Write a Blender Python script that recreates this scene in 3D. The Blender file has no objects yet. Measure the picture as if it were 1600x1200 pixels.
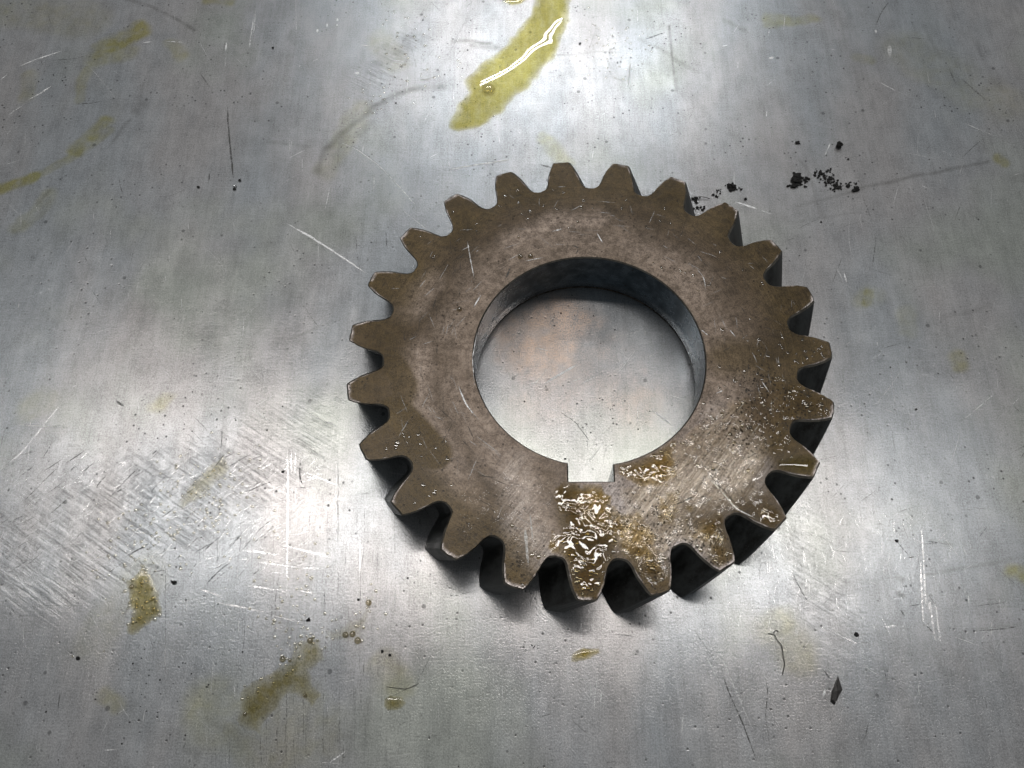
import bpy, math, random
import numpy as np
from mathutils import Matrix, Vector

# ------------------------------------------------------------------ scene, camera, lamps
scn = bpy.context.scene
C = scn.collection
MM = 0.001
H = 15.62                       # gear thickness in mm; table top is z = 0, gear face is z = H
FPX = 1380.0
CP = np.array([-17.632, -97.780, 195.296 + H])
CR = np.array([[9.99973450e-01, 3.02418699e-03, 6.62975193e-03],
               [3.27080845e-05, 9.07942452e-01, -4.19094862e-01],
               [-7.28685445e-03, 4.19083952e-01, 9.07918247e-01]])
cam = bpy.data.cameras.new('camera')
camo = bpy.data.objects.new('camera', cam)
C.objects.link(camo)
m = Matrix([list(r) for r in CR]).to_4x4()
m.translation = Vector(CP * MM)
camo.matrix_world = m
cam.sensor_width = 36
cam.lens = FPX / 1600 * 36
cam.clip_start = 0.005
cam.clip_end = 20
scn.camera = camo

w = bpy.data.worlds.new('World')
scn.world = w
w.use_nodes = True
bg = w.node_tree.nodes['Background']
bg.inputs[0].default_value = (0.91, 0.96, 1.0, 1)
bg.inputs[1].default_value = 0.165

def area_lamp(name, p0, p1, width, watts, col):
    """a tube from p0 to p1 (metres) facing the bench"""
    l = bpy.data.lights.new(name, 'AREA')
    l.shape = 'RECTANGLE'
    p0, p1 = Vector(p0), Vector(p1)
    l.size = (p1 - p0).length
    l.size_y = width
    l.energy = watts
    l.color = col
    o = bpy.data.objects.new(name, l)
    C.objects.link(o)
    mid = (p0 + p1) / 2
    x = (p1 - p0).normalized()
    z = mid.normalized()
    y = z.cross(x).normalized()
    z = x.cross(y).normalized()
    mm_ = Matrix((x, y, z)).transposed().to_4x4()
    mm_.translation = mid
    o.matrix_world = mm_
    return o

HB = 1.35
area_lamp('ceiling_tube_lamp', (-0.62 * HB, 0.355 * HB - .03, HB), (0.50 * HB, 0.25 * HB - .03, HB), 0.085, 5.6, (1.0, 0.955, 0.915))
HA = 1.7
for YA in (1.045, 1.090):
    area_lamp('far_ceiling_tube', (-0.22 * HA, YA * HA, HA), (0.30 * HA, YA * HA, HA), 0.030, 2.7, (0.96, 0.98, 1.0))

vs = scn.view_settings
vs.view_transform = 'Standard'
vs.look = 'None'
vs.exposure = 0.0
vs.gamma = 1.0
scn.render.resolution_x = 1024
scn.render.resolution_y = 768

# ------------------------------------------------------------------ helpers
rng = np.random.RandomState(11)
random.seed(4)

def at(px, py, z=0.0):
    """point of the plane height z (mm) seen at a pixel of the 1600 px photograph"""
    d = CR @ np.array([(px - 800) / FPX, -(py - 600) / FPX, -1.0])
    t = (z - CP[2]) / d[2]
    return (CP + t * d)[:2]

def ats(pts, z=0.0):
    return np.array([at(x, y, z) for x, y in pts])

_tabs = {}
def vnoise(x, y, seed=0):
    if seed not in _tabs:
        _tabs[seed] = np.random.RandomState(seed + 77).rand(256, 256)
    T = _tabs[seed]
    xi = np.floor(x).astype(int); yi = np.floor(y).astype(int)
    fx = x - xi; fy = y - yi
    fx = fx * fx * (3 - 2 * fx); fy = fy * fy * (3 - 2 * fy)
    g = lambda a, b: T[a % 256, b % 256]
    return (g(xi, yi) * (1 - fx) + g(xi + 1, yi) * fx) * (1 - fy) + (g(xi, yi + 1) * (1 - fx) + g(xi + 1, yi + 1) * fx) * fy

def fbm(x, y, sc, seed=0, oct=4):
    """0..1, sc = size in mm of the largest lumps"""
    r = 0; a = 1; s = 0
    for i in range(oct):
        r = r + a * vnoise(x / sc * 2 ** i + 13.7 * i, y / sc * 2 ** i + 5.1 * i, seed + i)
        s += a; a *= 0.5
    return r / s

def sstep(a, b, x):
    t = np.clip((x - a) / (b - a), 0, 1)
    return t * t * (3 - 2 * t)

def seg_dist(x, y, P, closed=False):
    """distance to a polyline"""
    n = len(P)
    best = np.full(x.shape, 1e9)
    for i in range(n if closed else n - 1):
        a = P[i]; b = P[(i + 1) % n]
        ab = b - a
        L = max(ab @ ab, 1e-9)
        t = np.clip(((x - a[0]) * ab[0] + (y - a[1]) * ab[1]) / L, 0, 1)
        best = np.minimum(best, np.hypot(x - a[0] - t * ab[0], y - a[1] - t * ab[1]))
    return best

def inside(x, y, P):
    r = np.zeros(x.shape, bool)
    n = len(P)
    for i in range(n):
        x0, y0 = P[i]; x1, y1 = P[(i + 1) % n]
        if y0 == y1: continue
        c = ((y0 > y) != (y1 > y)) & (x < (x1 - x0) * (y - y0) / (y1 - y0) + x0)
        r ^= c
    return r

def sdf(x, y, P):
    d = seg_dist(x, y, P, True)
    return np.where(inside(x, y, P), d, -d)

def mesh_obj(name, verts, faces, mat, parent=None, attrs=None, smooth=False):
    """verts in mm; faces int array (n,3|4) or list"""
    me = bpy.data.meshes.new(name)
    v = np.asarray(verts, dtype=np.float32) * MM
    if isinstance(faces, np.ndarray):
        k = faces.shape[1]; n = len(faces)
        me.vertices.add(len(v)); me.vertices.foreach_set('co', v.ravel())
        me.loops.add(n * k); me.loops.foreach_set('vertex_index', faces.astype(np.int32).ravel())
        me.polygons.add(n)
        me.polygons.foreach_set('loop_start', np.arange(0, n * k, k, dtype=np.int32))
        me.update(calc_edges=True)
        me.validate()
    else:
        me.from_pydata([tuple(p) for p in v.tolist()], [], faces)
    if smooth is not False:
        s = np.ones(len(me.polygons), bool) if smooth is True else np.asarray(smooth, bool)
        me.polygons.foreach_set('use_smooth', s)
    for k_, a in (attrs or {}).items():
        at_ = me.attributes.new(k_, 'FLOAT', 'POINT')
        at_.data.foreach_set('value', np.asarray(a, dtype=np.float32))
    me.materials.append(mat)
    o = bpy.data.objects.new(name, me)
    C.objects.link(o)
    if parent: o.parent = parent
    return o

def tag(o, label=None, cat=None, group=None, kind=None):
    if label: o['label'] = label
    if cat: o['category'] = cat
    if group: o['group'] = group
    if kind: o['kind'] = kind
    return o

def grid_faces(nu, nv, wrap=False, off=0):
    """verts index u*nv+v"""
    us = np.arange(nu if wrap else nu - 1)
    vs_ = np.arange(nv - 1)
    U, V = np.meshgrid(us, vs_, indexing='ij')
    U = U.ravel(); V = V.ravel(); U1 = (U + 1) % nu
    return np.stack([U * nv + V, U1 * nv + V, U1 * nv + V + 1, U * nv + V + 1], 1) + off

# ------------------------------------------------------------------ node helpers
class NT:
    def __init__(s, name):
        s.m = bpy.data.materials.new(name)
        s.m.use_nodes = True
        s.t = s.m.node_tree
        s.t.nodes.clear()
        s.out = s.t.nodes.new('ShaderNodeOutputMaterial')
        s.co = s.t.nodes.new('ShaderNodeTexCoord').outputs['Object']
    def n(s, typ, **kw):
        nd = s.t.nodes.new(typ)
        for k, v in kw.items(): setattr(nd, k, v)
        return nd
    def put(s, sock, v):
        if isinstance(v, bpy.types.NodeSocket): s.t.links.new(v, sock)
        elif isinstance(v, (tuple, list)): sock.default_value = (*v, 1) if (len(v) == 3 and sock.type == 'RGBA') else v
        else: sock.default_value = v
    def mm(s, sx=1, sy=1, sz=1, rot=0, loc=(0, 0, 0)):
        nd = s.n('ShaderNodeMapping')
        s.put(nd.inputs[0], s.co)
        nd.inputs['Location'].default_value = loc
        nd.inputs['Scale'].default_value = (sx * 1000, sy * 1000, sz * 1000)
        if rot:
            r = s.n('ShaderNodeMapping'); s.put(r.inputs[0], s.co)
            r.inputs['Rotation'].default_value = (0, 0, rot)
            s.put(nd.inputs[0], r.outputs[0])
        return nd.outputs[0]
    def noise(s, vec, scale=1.0, detail=3, rough=0.55, dist=0.0):
        nd = s.n('ShaderNodeTexNoise')
        s.put(nd.inputs['Vector'], vec); nd.inputs['Scale'].default_value = scale
        nd.inputs['Detail'].default_value = detail; nd.inputs['Roughness'].default_value = rough
        nd.inputs['Distortion'].default_value = dist
        return nd.outputs['Fac']
    def voro(s, vec, scale=1.0, feature='F1', out='Distance'):
        nd = s.n('ShaderNodeTexVoronoi', feature=feature)
        s.put(nd.inputs['Vector'], vec); nd.inputs['Scale'].default_value = scale
        return nd.outputs[out]
    def math(s, op, a, b=0.0, c=None):
        nd = s.n('ShaderNodeMath', operation=op)
        s.put(nd.inputs[0], a); s.put(nd.inputs[1], b)
        if c is not None: s.put(nd.inputs[2], c)
        return nd.outputs[0]
    def ramp(s, v, a, b, lo=0.0, hi=1.0):
        nd = s.n('ShaderNodeMapRange', interpolation_type='SMOOTHSTEP')
        s.put(nd.inputs[0], v)
        nd.inputs[1].default_value = a; nd.inputs[2].default_value = b
        nd.inputs[3].default_value = lo; nd.inputs[4].default_value = hi
        return nd.outputs[0]
    def mix(s, f, a, b, blend='MIX'):
        nd = s.n('ShaderNodeMix', data_type='RGBA', blend_type=blend)
        s.put(nd.inputs[0], f); s.put(nd.inputs[6], a); s.put(nd.inputs[7], b)
        return nd.outputs[2]
    def attr(s, name):
        nd = s.n('ShaderNodeAttribute'); nd.attribute_name = name
        return nd.outputs['Fac']
    def bump(s, h, dist, strength=1.0, normal=None):
        nd = s.n('ShaderNodeBump')
        s.put(nd.inputs['Height'], h)
        nd.inputs['Distance'].default_value = dist * MM
        s.put(nd.inputs['Strength'], strength)
        if normal is not None: s.put(nd.inputs['Normal'], normal)
        return nd.outputs[0]
    def pbsdf(s, col, met, rough, normal=None, **kw):
        nd = s.n('ShaderNodeBsdfPrincipled')
        s.put(nd.inputs['Base Color'], col); s.put(nd.inputs['Metallic'], met); s.put(nd.inputs['Roughness'], rough)
        if normal is not None: s.put(nd.inputs['Normal'], normal)
        for k, v in kw.items(): s.put(nd.inputs[k.replace('_', ' ')], v)
        return nd.outputs[0]
    def mixs(s, f, a, b):
        nd = s.n('ShaderNodeMixShader')
        s.put(nd.inputs[0], f); s.put(nd.inputs[1], a); s.put(nd.inputs[2], b)
        return nd.outputs[0]
    def done(s, sh):
        s.t.links.new(sh, s.out.inputs[0])
        return s.m

# ------------------------------------------------------------------ materials
def mat_sheet():
    t = NT('worn_metal_sheet')
    big = t.noise(t.mm(.016, .012), detail=3)
    hue = t.noise(t.mm(.03, .011, loc=(7, 3, 0)), detail=4)
    mott = t.noise(t.mm(.22, .12), detail=5, rough=.65)
    brush = t.noise(t.mm(3.4, .10), detail=3, rough=.7)
    brush2 = t.noise(t.mm(.9, .03, loc=(3, 0, 0)), detail=4, rough=.7)
    cross = t.noise(t.mm(.12, 3.0, loc=(1, 9, 0)), detail=2, rough=.7)
    grain = t.noise(t.mm(2.7, 2.2), detail=2, rough=.85)
    diag = t.noise(t.mm(1.25, .07, rot=math.radians(-58)), detail=4, rough=.7, dist=.5)
    pits = t.ramp(t.voro(t.mm(.42, .40)), .07, .17, 1, 0)
    pgate = t.ramp(t.noise(t.mm(.045, .045, loc=(2, 2, 0)), detail=2), .44, .62)
    pits = t.math('MULTIPLY', pits, t.math('ADD', t.math('MULTIPLY', pgate, .8), .2))
    dots = t.ramp(t.voro(t.mm(.11, .105, loc=(4, 1, 0))), .045, .075, 1, 0)
    col = t.mix(t.ramp(hue, .32, .68), (.46, .485, .505), (.515, .50, .495))
    col = t.mix(t.ramp(t.noise(t.mm(.02, .016, loc=(31, 5, 0)), detail=3), .5, .7), col, (.475, .495, .46))
    col = t.mix(.55, col, t.mix(t.ramp(big, .3, .7), (.9, .9, .9), (1, 1, 1)), 'MULTIPLY')
    v = t.math('ADD', t.math('MULTIPLY', mott, .24), t.math('ADD', t.math('MULTIPLY', brush, .12), t.math('MULTIPLY', brush2, .12)))
    v = t.math('ADD', v, t.math('MULTIPLY', cross, .10))
    v = t.math('ADD', v, t.math('MULTIPLY', grain, .48))       # mean ~ .61
    v = t.math('ADD', v, t.math('MULTIPLY', t.math('MULTIPLY', t.math('SUBTRACT', diag, .5), t.attr('smear')), .9))
    comb = t.n('ShaderNodeCombineColor')
    vv = t.ramp(v, .32, .68, .60, 1.36)
    for i in range(3): t.put(comb.inputs[i], vv)
    col = t.mix(1.0, col, comb.outputs[0], 'MULTIPLY')
    # marks that belong to the sheet: dried oil, grime; the warm light in the bore is painted on
    oil = t.attr('dried_oil'); grime = t.attr('grime'); warm = t.attr('warm_light'); smear = t.attr('smear')
    col = t.mix(oil, col, t.mix(1.0, col, (.86, .80, .40), 'MULTIPLY'))
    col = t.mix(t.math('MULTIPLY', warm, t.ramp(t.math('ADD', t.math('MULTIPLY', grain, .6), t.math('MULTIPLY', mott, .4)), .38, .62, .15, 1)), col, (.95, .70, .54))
    col = t.mix(grime, col, (.10, .095, .08))
    col = t.mix(t.math('MULTIPLY', pits, .8), col, (.05, .05, .05))
    col = t.mix(t.math('MULTIPLY', dots, .5), col, (.03, .03, .03))
    h = t.math('ADD', t.math('MULTIPLY', brush, .28), t.math('MULTIPLY', grain, .8))
    h = t.math('ADD', h, t.math('MULTIPLY', cross, .15))
    h = t.math('ADD', h, t.math('MULTIPLY', t.math('MULTIPLY', diag, smear), 3.0))
    h = t.math('SUBTRACT', h, t.math('MULTIPLY', pits, .5))
    nb = t.bump(h, .046)
    nb2 = t.bump(h, .018)
    rough = t.ramp(t.noise(t.mm(.09, .05, loc=(6, 6, 0)), detail=4, rough=.7), .3, .7, .13, .23)
    a = t.pbsdf(col, 1.0, rough, nb)
    b = t.pbsdf(col, .75, .52, nb2)
    return t.done(t.mixs(.50, a, b))

def mat_gear_face():
    t = NT('oily_brown_steel_face')
    pale = t.attr('pale'); oil = t.attr('oil'); grit = t.attr('grit'); bare = t.attr('bare')
    n1 = t.noise(t.mm(.10, .10), detail=5, rough=.6)
    n2 = t.noise(t.mm(.6, .6, .6), detail=5, rough=.7)
    fine = t.noise(t.mm(3, 3, 3), detail=2, rough=.8)
    scr = t.noise(t.mm(2.4, .12, 1, rot=math.radians(38)), detail=3, rough=.7)
    pitn = t.math('MULTIPLY', t.ramp(t.noise(t.mm(.13, .13, .13, loc=(9, 4, 0)), detail=2), .46, .62), t.ramp(t.voro(t.mm(.85, .85, .85)), .12, .26, 1, 0))
    gr = t.math('ADD', t.math('MULTIPLY', t.noise(t.mm(1.5, 1.5, 1.5, loc=(3, 1, 0)), detail=3, rough=.8), .8), t.math('MULTIPLY', t.ramp(t.voro(t.mm(1.1, 1.1, 1.1, loc=(2, 8, 0))), .12, .42, 1, 0), .22))
    col = t.mix(t.ramp(n1, .3, .7), (.080, .056, .033), (.138, .100, .066))
    col = t.mix(pale, col, t.mix(t.ramp(n2, .3, .7), (.25, .190, .145), (.41, .33, .27)))
    col = t.mix(oil, col, t.mix(t.ramp(n1, .35, .65), (.066, .044, .016), (.102, .070, .029)))
    col = t.mix(bare, col, t.mix(t.ramp(scr, .35, .65), (.33, .285, .265), (.68, .62, .595)))
    ln = t.n('ShaderNodeVectorMath', operation='LENGTH'); sx = t.n('ShaderNodeSeparateXYZ'); t.put(sx.inputs[0], t.co)
    cx = t.n('ShaderNodeCombineXYZ'); t.put(cx.inputs[0], sx.outputs[0]); t.put(cx.inputs[1], sx.outputs[1]); t.put(ln.inputs[0], cx.outputs[0])
    rv = t.n('ShaderNodeCombineXYZ'); t.put(rv.inputs[0], t.math('MULTIPLY', ln.outputs['Value'], 1000.0)); t.put(rv.inputs[1], t.math('MULTIPLY', t.noise(t.mm(.05, .05), detail=1), 3.0))
    turn = t.noise(rv.outputs[0], scale=1.6, detail=3, rough=.7)
    comb = t.n('ShaderNodeCombineColor')
    vv = t.math('ADD', t.math('MULTIPLY', n2, .55), t.math('MULTIPLY', fine, .55))
    vv = t.math('ADD', vv, t.math('MULTIPLY', t.math('SUBTRACT', turn, .5), .22))
    vv = t.ramp(vv, .38, .74, .50, 1.48)
    for i in range(3): t.put(comb.inputs[i], vv)
    col = t.mix(1.0, col, comb.outputs[0], 'MULTIPLY')
    gm = t.math('MULTIPLY', grit, t.ramp(gr, .485, .55))
    col = t.mix(t.math('MULTIPLY', gm, .95), col, (.018, .012, .007))
    col = t.mix(t.math('MULTIPLY', pitn, .7), col, (.03, .022, .015))
    h = t.math('ADD', t.math('MULTIPLY', n2, 1.0), t.math('MULTIPLY', fine, .5))
    h = t.math('ADD', h, t.math('MULTIPLY', t.math('MULTIPLY', scr, t.math('ADD', bare, .25)), 1.4))
    h = t.math('SUBTRACT', h, t.math('MULTIPLY', pitn, .7))
    h = t.math('SUBTRACT', h, t.math('MULTIPLY', gm, .5))
    h = t.math('ADD', h, t.math('MULTIPLY', turn, .7))
    nb = t.bump(h, .075)
    rough = t.math('ADD', t.ramp(n2, .3, .7, .40, .54), t.math('ADD', t.math('MULTIPLY', oil, -.08), t.math('MULTIPLY', bare, -.14)))
    return t.done(t.pbsdf(col, .62, rough, nb, Coat_Weight=.18, Coat_Roughness=.22, Coat_Normal=t.bump(n2, .05)))

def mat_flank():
    t = NT('shaded_greasy_steel_flank')
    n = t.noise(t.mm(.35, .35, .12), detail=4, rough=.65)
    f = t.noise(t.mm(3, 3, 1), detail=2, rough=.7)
    col = t.mix(t.ramp(n, .3, .7), (.032, .030, .026), (.11, .115, .11))  # dark base colour holds the shade of flanks turned from the lamps
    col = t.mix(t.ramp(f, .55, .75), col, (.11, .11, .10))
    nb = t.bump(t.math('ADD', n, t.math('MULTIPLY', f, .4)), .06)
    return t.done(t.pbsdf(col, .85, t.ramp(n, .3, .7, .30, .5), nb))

def mat_bore():
    t = NT('machined_steel_bore')
    rings = t.noise(t.mm(.05, .05, 3.5), detail=3, rough=.6)
    n = t.noise(t.mm(.3, .3, .3), detail=4, rough=.6)
    sp = t.ramp(t.voro(t.mm(.5, .5, .5)), .10, .2, 1, 0)
    gate = t.ramp(t.noise(t.mm(.12, .12, .12), detail=2), .5, .62)
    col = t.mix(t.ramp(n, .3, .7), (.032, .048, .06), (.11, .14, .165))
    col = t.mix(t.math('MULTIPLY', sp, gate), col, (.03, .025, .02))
    nb = t.bump(t.math('ADD', rings, t.math('MULTIPLY', n, .4)), .02)
    return t.done(t.pbsdf(col, .95, t.ramp(n, .3, .7, .20, .30), nb))

def mat_film(name, tint, bump=0.0, bscale=.5, rough=.02, gate=None, fres=1.5, detail=2, gain=1.0, cells=0.0, glo=.42):
    """clear liquid: tints what is below it by its depth and mirrors the lamps"""
    t = NT(name)
    d = t.attr('depth')
    n = t.noise(t.mm(.7, .7), detail=3)
    f = t.math('MULTIPLY', d, t.ramp(n, .3, .7, .62, 1.1))
    f = t.math('POWER', t.math('MINIMUM', f, 1.0), .7)
    tr = t.n('ShaderNodeBsdfTransparent')
    t.put(tr.inputs[0], t.mix(f, (1, 1, 1), tint))
    gl = t.n('ShaderNodeBsdfGlossy')
    gl.inputs['Roughness'].default_value = rough
    gl.inputs['Color'].default_value = (1, 1, 1, 1)
    fr = t.n('ShaderNodeLayerWeight'); fr.inputs[0].default_value = .5
    fz = t.math('ADD', t.math('MULTIPLY', t.math('POWER', fr.outputs['Facing'], 5.0), .95), .045)
    g = t.math('MULTIPLY', fz, t.ramp(d, .06, .40))
    if gain != 1.0: g = t.math('MINIMUM', t.math('MULTIPLY', g, gain), 1.0)
    if gate:
        g = t.math('MULTIPLY', g, t.ramp(t.noise(t.mm(gate, gate, loc=(5, 2, 0)), detail=3, rough=.6), glo, glo + .08))
    if bump:
        nn = t.noise(t.mm(bscale, bscale), detail=detail, rough=.55, dist=.6)
        if cells:
            sv = t.n('ShaderNodeTexVoronoi', feature='SMOOTH_F1'); t.put(sv.inputs['Vector'], t.mm(cells, cells * 1.25)); sv.inputs['Smoothness'].default_value = .35
            nn = t.math('SUBTRACT', t.math('MULTIPLY', nn, .5), sv.outputs['Distance'])
        nb = t.bump(nn, bump)
        t.put(gl.inputs['Normal'], nb)
        t.put(fr.inputs['Normal'], nb)
    return t.done(t.mixs(g, tr.outputs[0], gl.outputs[0]))

def mat_simple(name, col, met=0.0, rough=.6, bump=.04, bs=.8, **kw):
    t = NT(name)
    n = t.noise(t.mm(bs, bs, bs), detail=4, rough=.7)
    c = t.mix(t.ramp(n, .3, .7), tuple(x * .6 for x in col), tuple(min(1, x * 1.35) for x in col))
    return t.done(t.pbsdf(c, met, rough, t.bump(n, bump), **kw))

def mat_mark(name, col, met, rough, gap=.5):
    """scratch or rubbed line: breaks up along its length"""
    t = NT(name)
    a = t.attr('cover')
    n = t.noise(t.mm(1.4, 1.4), detail=3, rough=.7)
    al = t.math('MULTIPLY', a, t.ramp(n, gap - .14, gap + .06))
    tr = t.n('ShaderNodeBsdfTransparent')
    b = t.pbsdf(col, 0, rough)
    if met > 0:
        b = t.mixs(.55, b, t.pbsdf((1, 1, 1), 1, .34, t.bump(t.noise(t.mm(2.6, 2.6), detail=2), .22)))
    return t.done(t.mixs(al, tr.outputs[0], b))

M_SHEET = mat_sheet()
M_FACE = mat_gear_face()
M_FLANK = mat_flank()
M_BORE = mat_bore()
M_EDGE = mat_simple('worn_steel_edge', (.20, .18, .15), .9, .32, .10, .5)
M_OIL = mat_film('yellow_oil', (.745, .705, .37), bump=.02, bscale=.12, detail=0, gain=1.1)
M_OILDARK = mat_film('dark_oil_drop', (.62, .54, .24), bump=.04, bscale=.4, gain=.8, rough=.05)
M_OILTHIN = mat_film('olive_oil_smear', (.74, .68, .45), bump=.06, bscale=.25, gain=.6, rough=.10)
M_SMEAR = mat_film('thin_oil_smear', (.74, .70, .52), bump=.05, bscale=.8, gain=.35, rough=.3)
M_OILGEAR = mat_film('dark_oil_on_steel', (.76, .64, .32), bump=.42, bscale=.26, rough=.03, gain=1.7, detail=2)
M_OILSPECK = mat_film('thin_wet_oil', (.97, .94, .86), bump=.15, bscale=.95, rough=.04, gate=.62, gain=1.7, detail=2, glo=.53)
M_OILPATCH = mat_film('broken_wet_oil', (.84, .75, .52), bump=.34, bscale=.62, rough=.03, gate=.5, gain=1.6, detail=2, glo=.47)
M_CLEAR = mat_film('clear_droplet', (.83, .80, .70), rough=.05, gain=4.0)
M_DROP = mat_film('clear_oil_drop', (.62, .56, .40), rough=.07, gain=3.0)
M_DIRT = mat_simple('black_dirt', (.014, .013, .012), 0, .8, .1, 1.5)
M_CHIP = mat_simple('dark_flake', (.035, .032, .030), 0, .45, .08, .9)
M_BURR = mat_simple('bright_burr', (.6, .6, .6), 1, .25, .05)
M_BRIGHT = mat_mark('bright_scratch_metal', (.97, .97, .96), .15, .45, .40)
M_FAINT = mat_mark('pale_scratch_metal', (.85, .85, .84), .3, .5, .46)
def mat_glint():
    t = NT('glint_scratch')
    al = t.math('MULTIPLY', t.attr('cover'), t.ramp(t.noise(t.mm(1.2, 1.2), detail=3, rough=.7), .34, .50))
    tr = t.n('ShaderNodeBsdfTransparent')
    b = t.mixs(.7, t.pbsdf((.95, .95, .95), 0, .5), t.pbsdf((1, 1, 1), 1, .22, t.bump(t.noise(t.mm(2, 2), detail=1), .03)))  # whiter scratch metal for the glare bands, glints put into the colour
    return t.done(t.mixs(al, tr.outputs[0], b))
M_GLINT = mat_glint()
M_DARK = mat_mark('dark_rub_mark', (.10, .10, .095), 0, .7)
M_FIBRE = mat_simple('dark_fibre', (.10, .09, .08), 0, .6)
M_WALL = mat_simple('sheet_edge', (.4, .4, .4), 1, .4)

# ------------------------------------------------------------------ the sheet
def coords(lo, hi, step, olo, ohi):
    c = np.arange(lo, hi + step / 2, step)
    a = olo + (lo - olo) * np.linspace(0, 1, 14)[:-1]
    b = hi + (ohi - hi) * np.linspace(0, 1, 14)[1:]
    return np.concatenate([a, c, b])
gx = coords(-215, 180, .6, -700, 700)
gy = coords(-112, 168, .6, -420, 800)
GX, GY = np.meshgrid(gx, gy, indexing='ij')
X = GX.ravel(); Y = GY.ravel()

dried = np.zeros_like(X); grime = np.zeros_like(X); warm = np.zeros_like(X); smear = np.zeros_like(X)
wob = 5 * (fbm(X, Y, 9, 3) - .5)
wob2 = 5 * (fbm(X, Y, 9, 8) - .5)
def line_mark(pts, width, amt, soft=.6, seed=0):
    P = ats(pts)
    lo = P.min(0) - width * 2 - 4; hi = P.max(0) + width * 2 + 4
    k = np.where((X > lo[0]) & (X < hi[0]) & (Y > lo[1]) & (Y < hi[1]))[0]
    d = seg_dist(X[k] + wob[k] * min(1, width * .35), Y[k] + wob2[k] * min(1, width * .35), P)
    r = amt * (1.3 if seed == 0 else 1) * sstep(width, width * (1 - soft), d) * (.2 + 1.0 * fbm(X[k], Y[k], 5, seed + 20)) * (.5 + 1.0 * fbm(X[k], Y[k], 1.6, seed + 25, 2))
    return k, r
# dried olive oil stains
for pts, wd, amt in [([(160, 72), (185, 65), (222, 47)], 5, 1.0), ([(175, 85), (200, 78), (150, 92)], 6, .5),
                     ([(120, 236), (137, 222), (163, 190)], 3.2, .8), ([(135, 110), (128, 130), (122, 160)], 2.6, .4),
                     ([(0, 293), (30, 288), (52, 280)], 3, .95), ([(52, 280), (100, 255), (170, 205)], 2.2, .4),
                     ([(38, 155), (50, 120)], 3.5, .35), ([(25, 355), (60, 330), (80, 310)], 4, .35),
                     ([(1357, 460), (1356, 475)], 2.2, .7), ([(1350, 470), (1365, 462)], 4.5, .25),
                     ([(1492, 560), (1498, 572)], 3, .65), ([(1415, 490), (1422, 520)], 4, .22),
                     ([(1563, 246), (1570, 252)], 2.6, .6), ([(1200, 30), (1268, 27)], 3.2, .5),
                     ([(330, 0), (362, 2)], 3, .55), ([(270, 70), (285, 85)], 3.5, .35), ([(1340, 90), (1360, 96)], 3, .3),
                     ([(1420, 80), (1560, 160)], 12, .18), ([(20, 20), (140, 30)], 10, .25),
                     ([(1580, 895), (1598, 900)], 3, .6), ([(1225, 990), (1240, 1010)], 8, .3),
                     ([(600, 1040), (625, 1075)], 5, .3), ([(160, 1085), (175, 1100)], 3, .35),
                     ([(470, 1110), (500, 1150), (400, 1180), (330, 1100)], 9, .28), ([(225, 890), (150, 1000)], 7, .15),
                     ([(850, 220), (880, 250)], 3.5, .4), ([(505, 270), (560, 170)], 5, .22), ([(590, 60), (620, 100)], 6, .2),
                     ([(820, 440), (800, 425)], 3, .2), ([(240, 640), (262, 620)], 3, .35), ([(40, 640), (70, 625)], 5, .2)]:
    k, r = line_mark(pts, wd, amt); dried[k] = np.maximum(dried[k], np.clip(r, 0, 1.1))
# rubbed grey grime
for pts, wd, amt in [([(492, 270), (500, 240), (535, 205), (565, 180), (590, 163), (640, 142), (690, 137)], 1.8, .42),
                     ([(585, 165), (592, 163), (600, 158)], 1.3, .7), ([(558, 208), (575, 190)], 2.2, .22),
                     ([(232, 8), (262, 22), (285, 34), (306, 48)], .9, .55), ([(200, 0), (235, 9)], 1.2, .3),
                     ([(706, 66), (735, 63), (765, 67)], 1.2, .6), ([(735, 70), (780, 72)], 1.6, .4),
                     ([(1345, 293), (1395, 283), (1445, 273), (1545, 252)], .9, .42), ([(1245, 323), (1320, 303), (1395, 282)], .8, .28),
                     ([(1240, 240), (1262, 262), (1275, 312), (1285, 338)], 1.0, .32),
                     ([(1238, 350), (1300, 337), (1345, 332)], .6, .2), ([(207, 175), (222, 165)], 2.6, .3),
                     ([(225, 130), (216, 165)], .8, .3), ([(190, 95), (178, 130)], .8, .25), ([(200, 188), (170, 230)], .9, .3),
                     ([(1520, 60), (1560, 135)], 1.6, .2), ([(1440, 40), (1470, 90)], 1.2, .22), ([(1580, 280), (1600, 275)], 3, .25),
                     ([(355, 635), (347, 720)], 1.1, .3), ([(300, 765), (335, 735), (365, 720)], 3.5, .30),
                     ([(375, 565), (520, 500)], .7, .22), ([(360, 600), (400, 590)], .8, .2), ([(80, 300), (60, 320)], 1, .25),
                     ([(1000, 60), (1090, 110)], 1.2, .28), ([(1045, 40), (1052, 100), (1056, 140)], .7, .55),
                     ([(870, 85), (960, 80)], .6, .4), ([(620, 330), (560, 420)], 1, .12), ([(330, 1125), (350, 1140)], 1, .4),
                     ([(290, 1165), (310, 1178)], 1.6, .35), ([(305, 1160), (200, 1110)], 5, .12), ([(420, 220), (480, 230)], 1, .3),
                     ([(285, 520), (385, 545), (520, 530)], 3, .10), ([(1470, 500), (1560, 470)], 1.2, .18), ([(1130, 30), (1160, 45)], 1.5, .3),
                     ([(1410, 1010), (1560, 1040)], 9, .10), ([(1440, 900), (1600, 870)], .6, .25), ([(1500, 985), (1600, 975)], .6, .25),
                     ([(1450, 840), (1490, 850)], .8, .3), ([(1405, 900), (1412, 903)], 1.2, .6), ([(1404, 925), (1412, 930)], .8, .6)]:
    k, r = line_mark(pts, wd, amt, .9, 40); grime[k] = np.maximum(grime[k], r)
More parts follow.
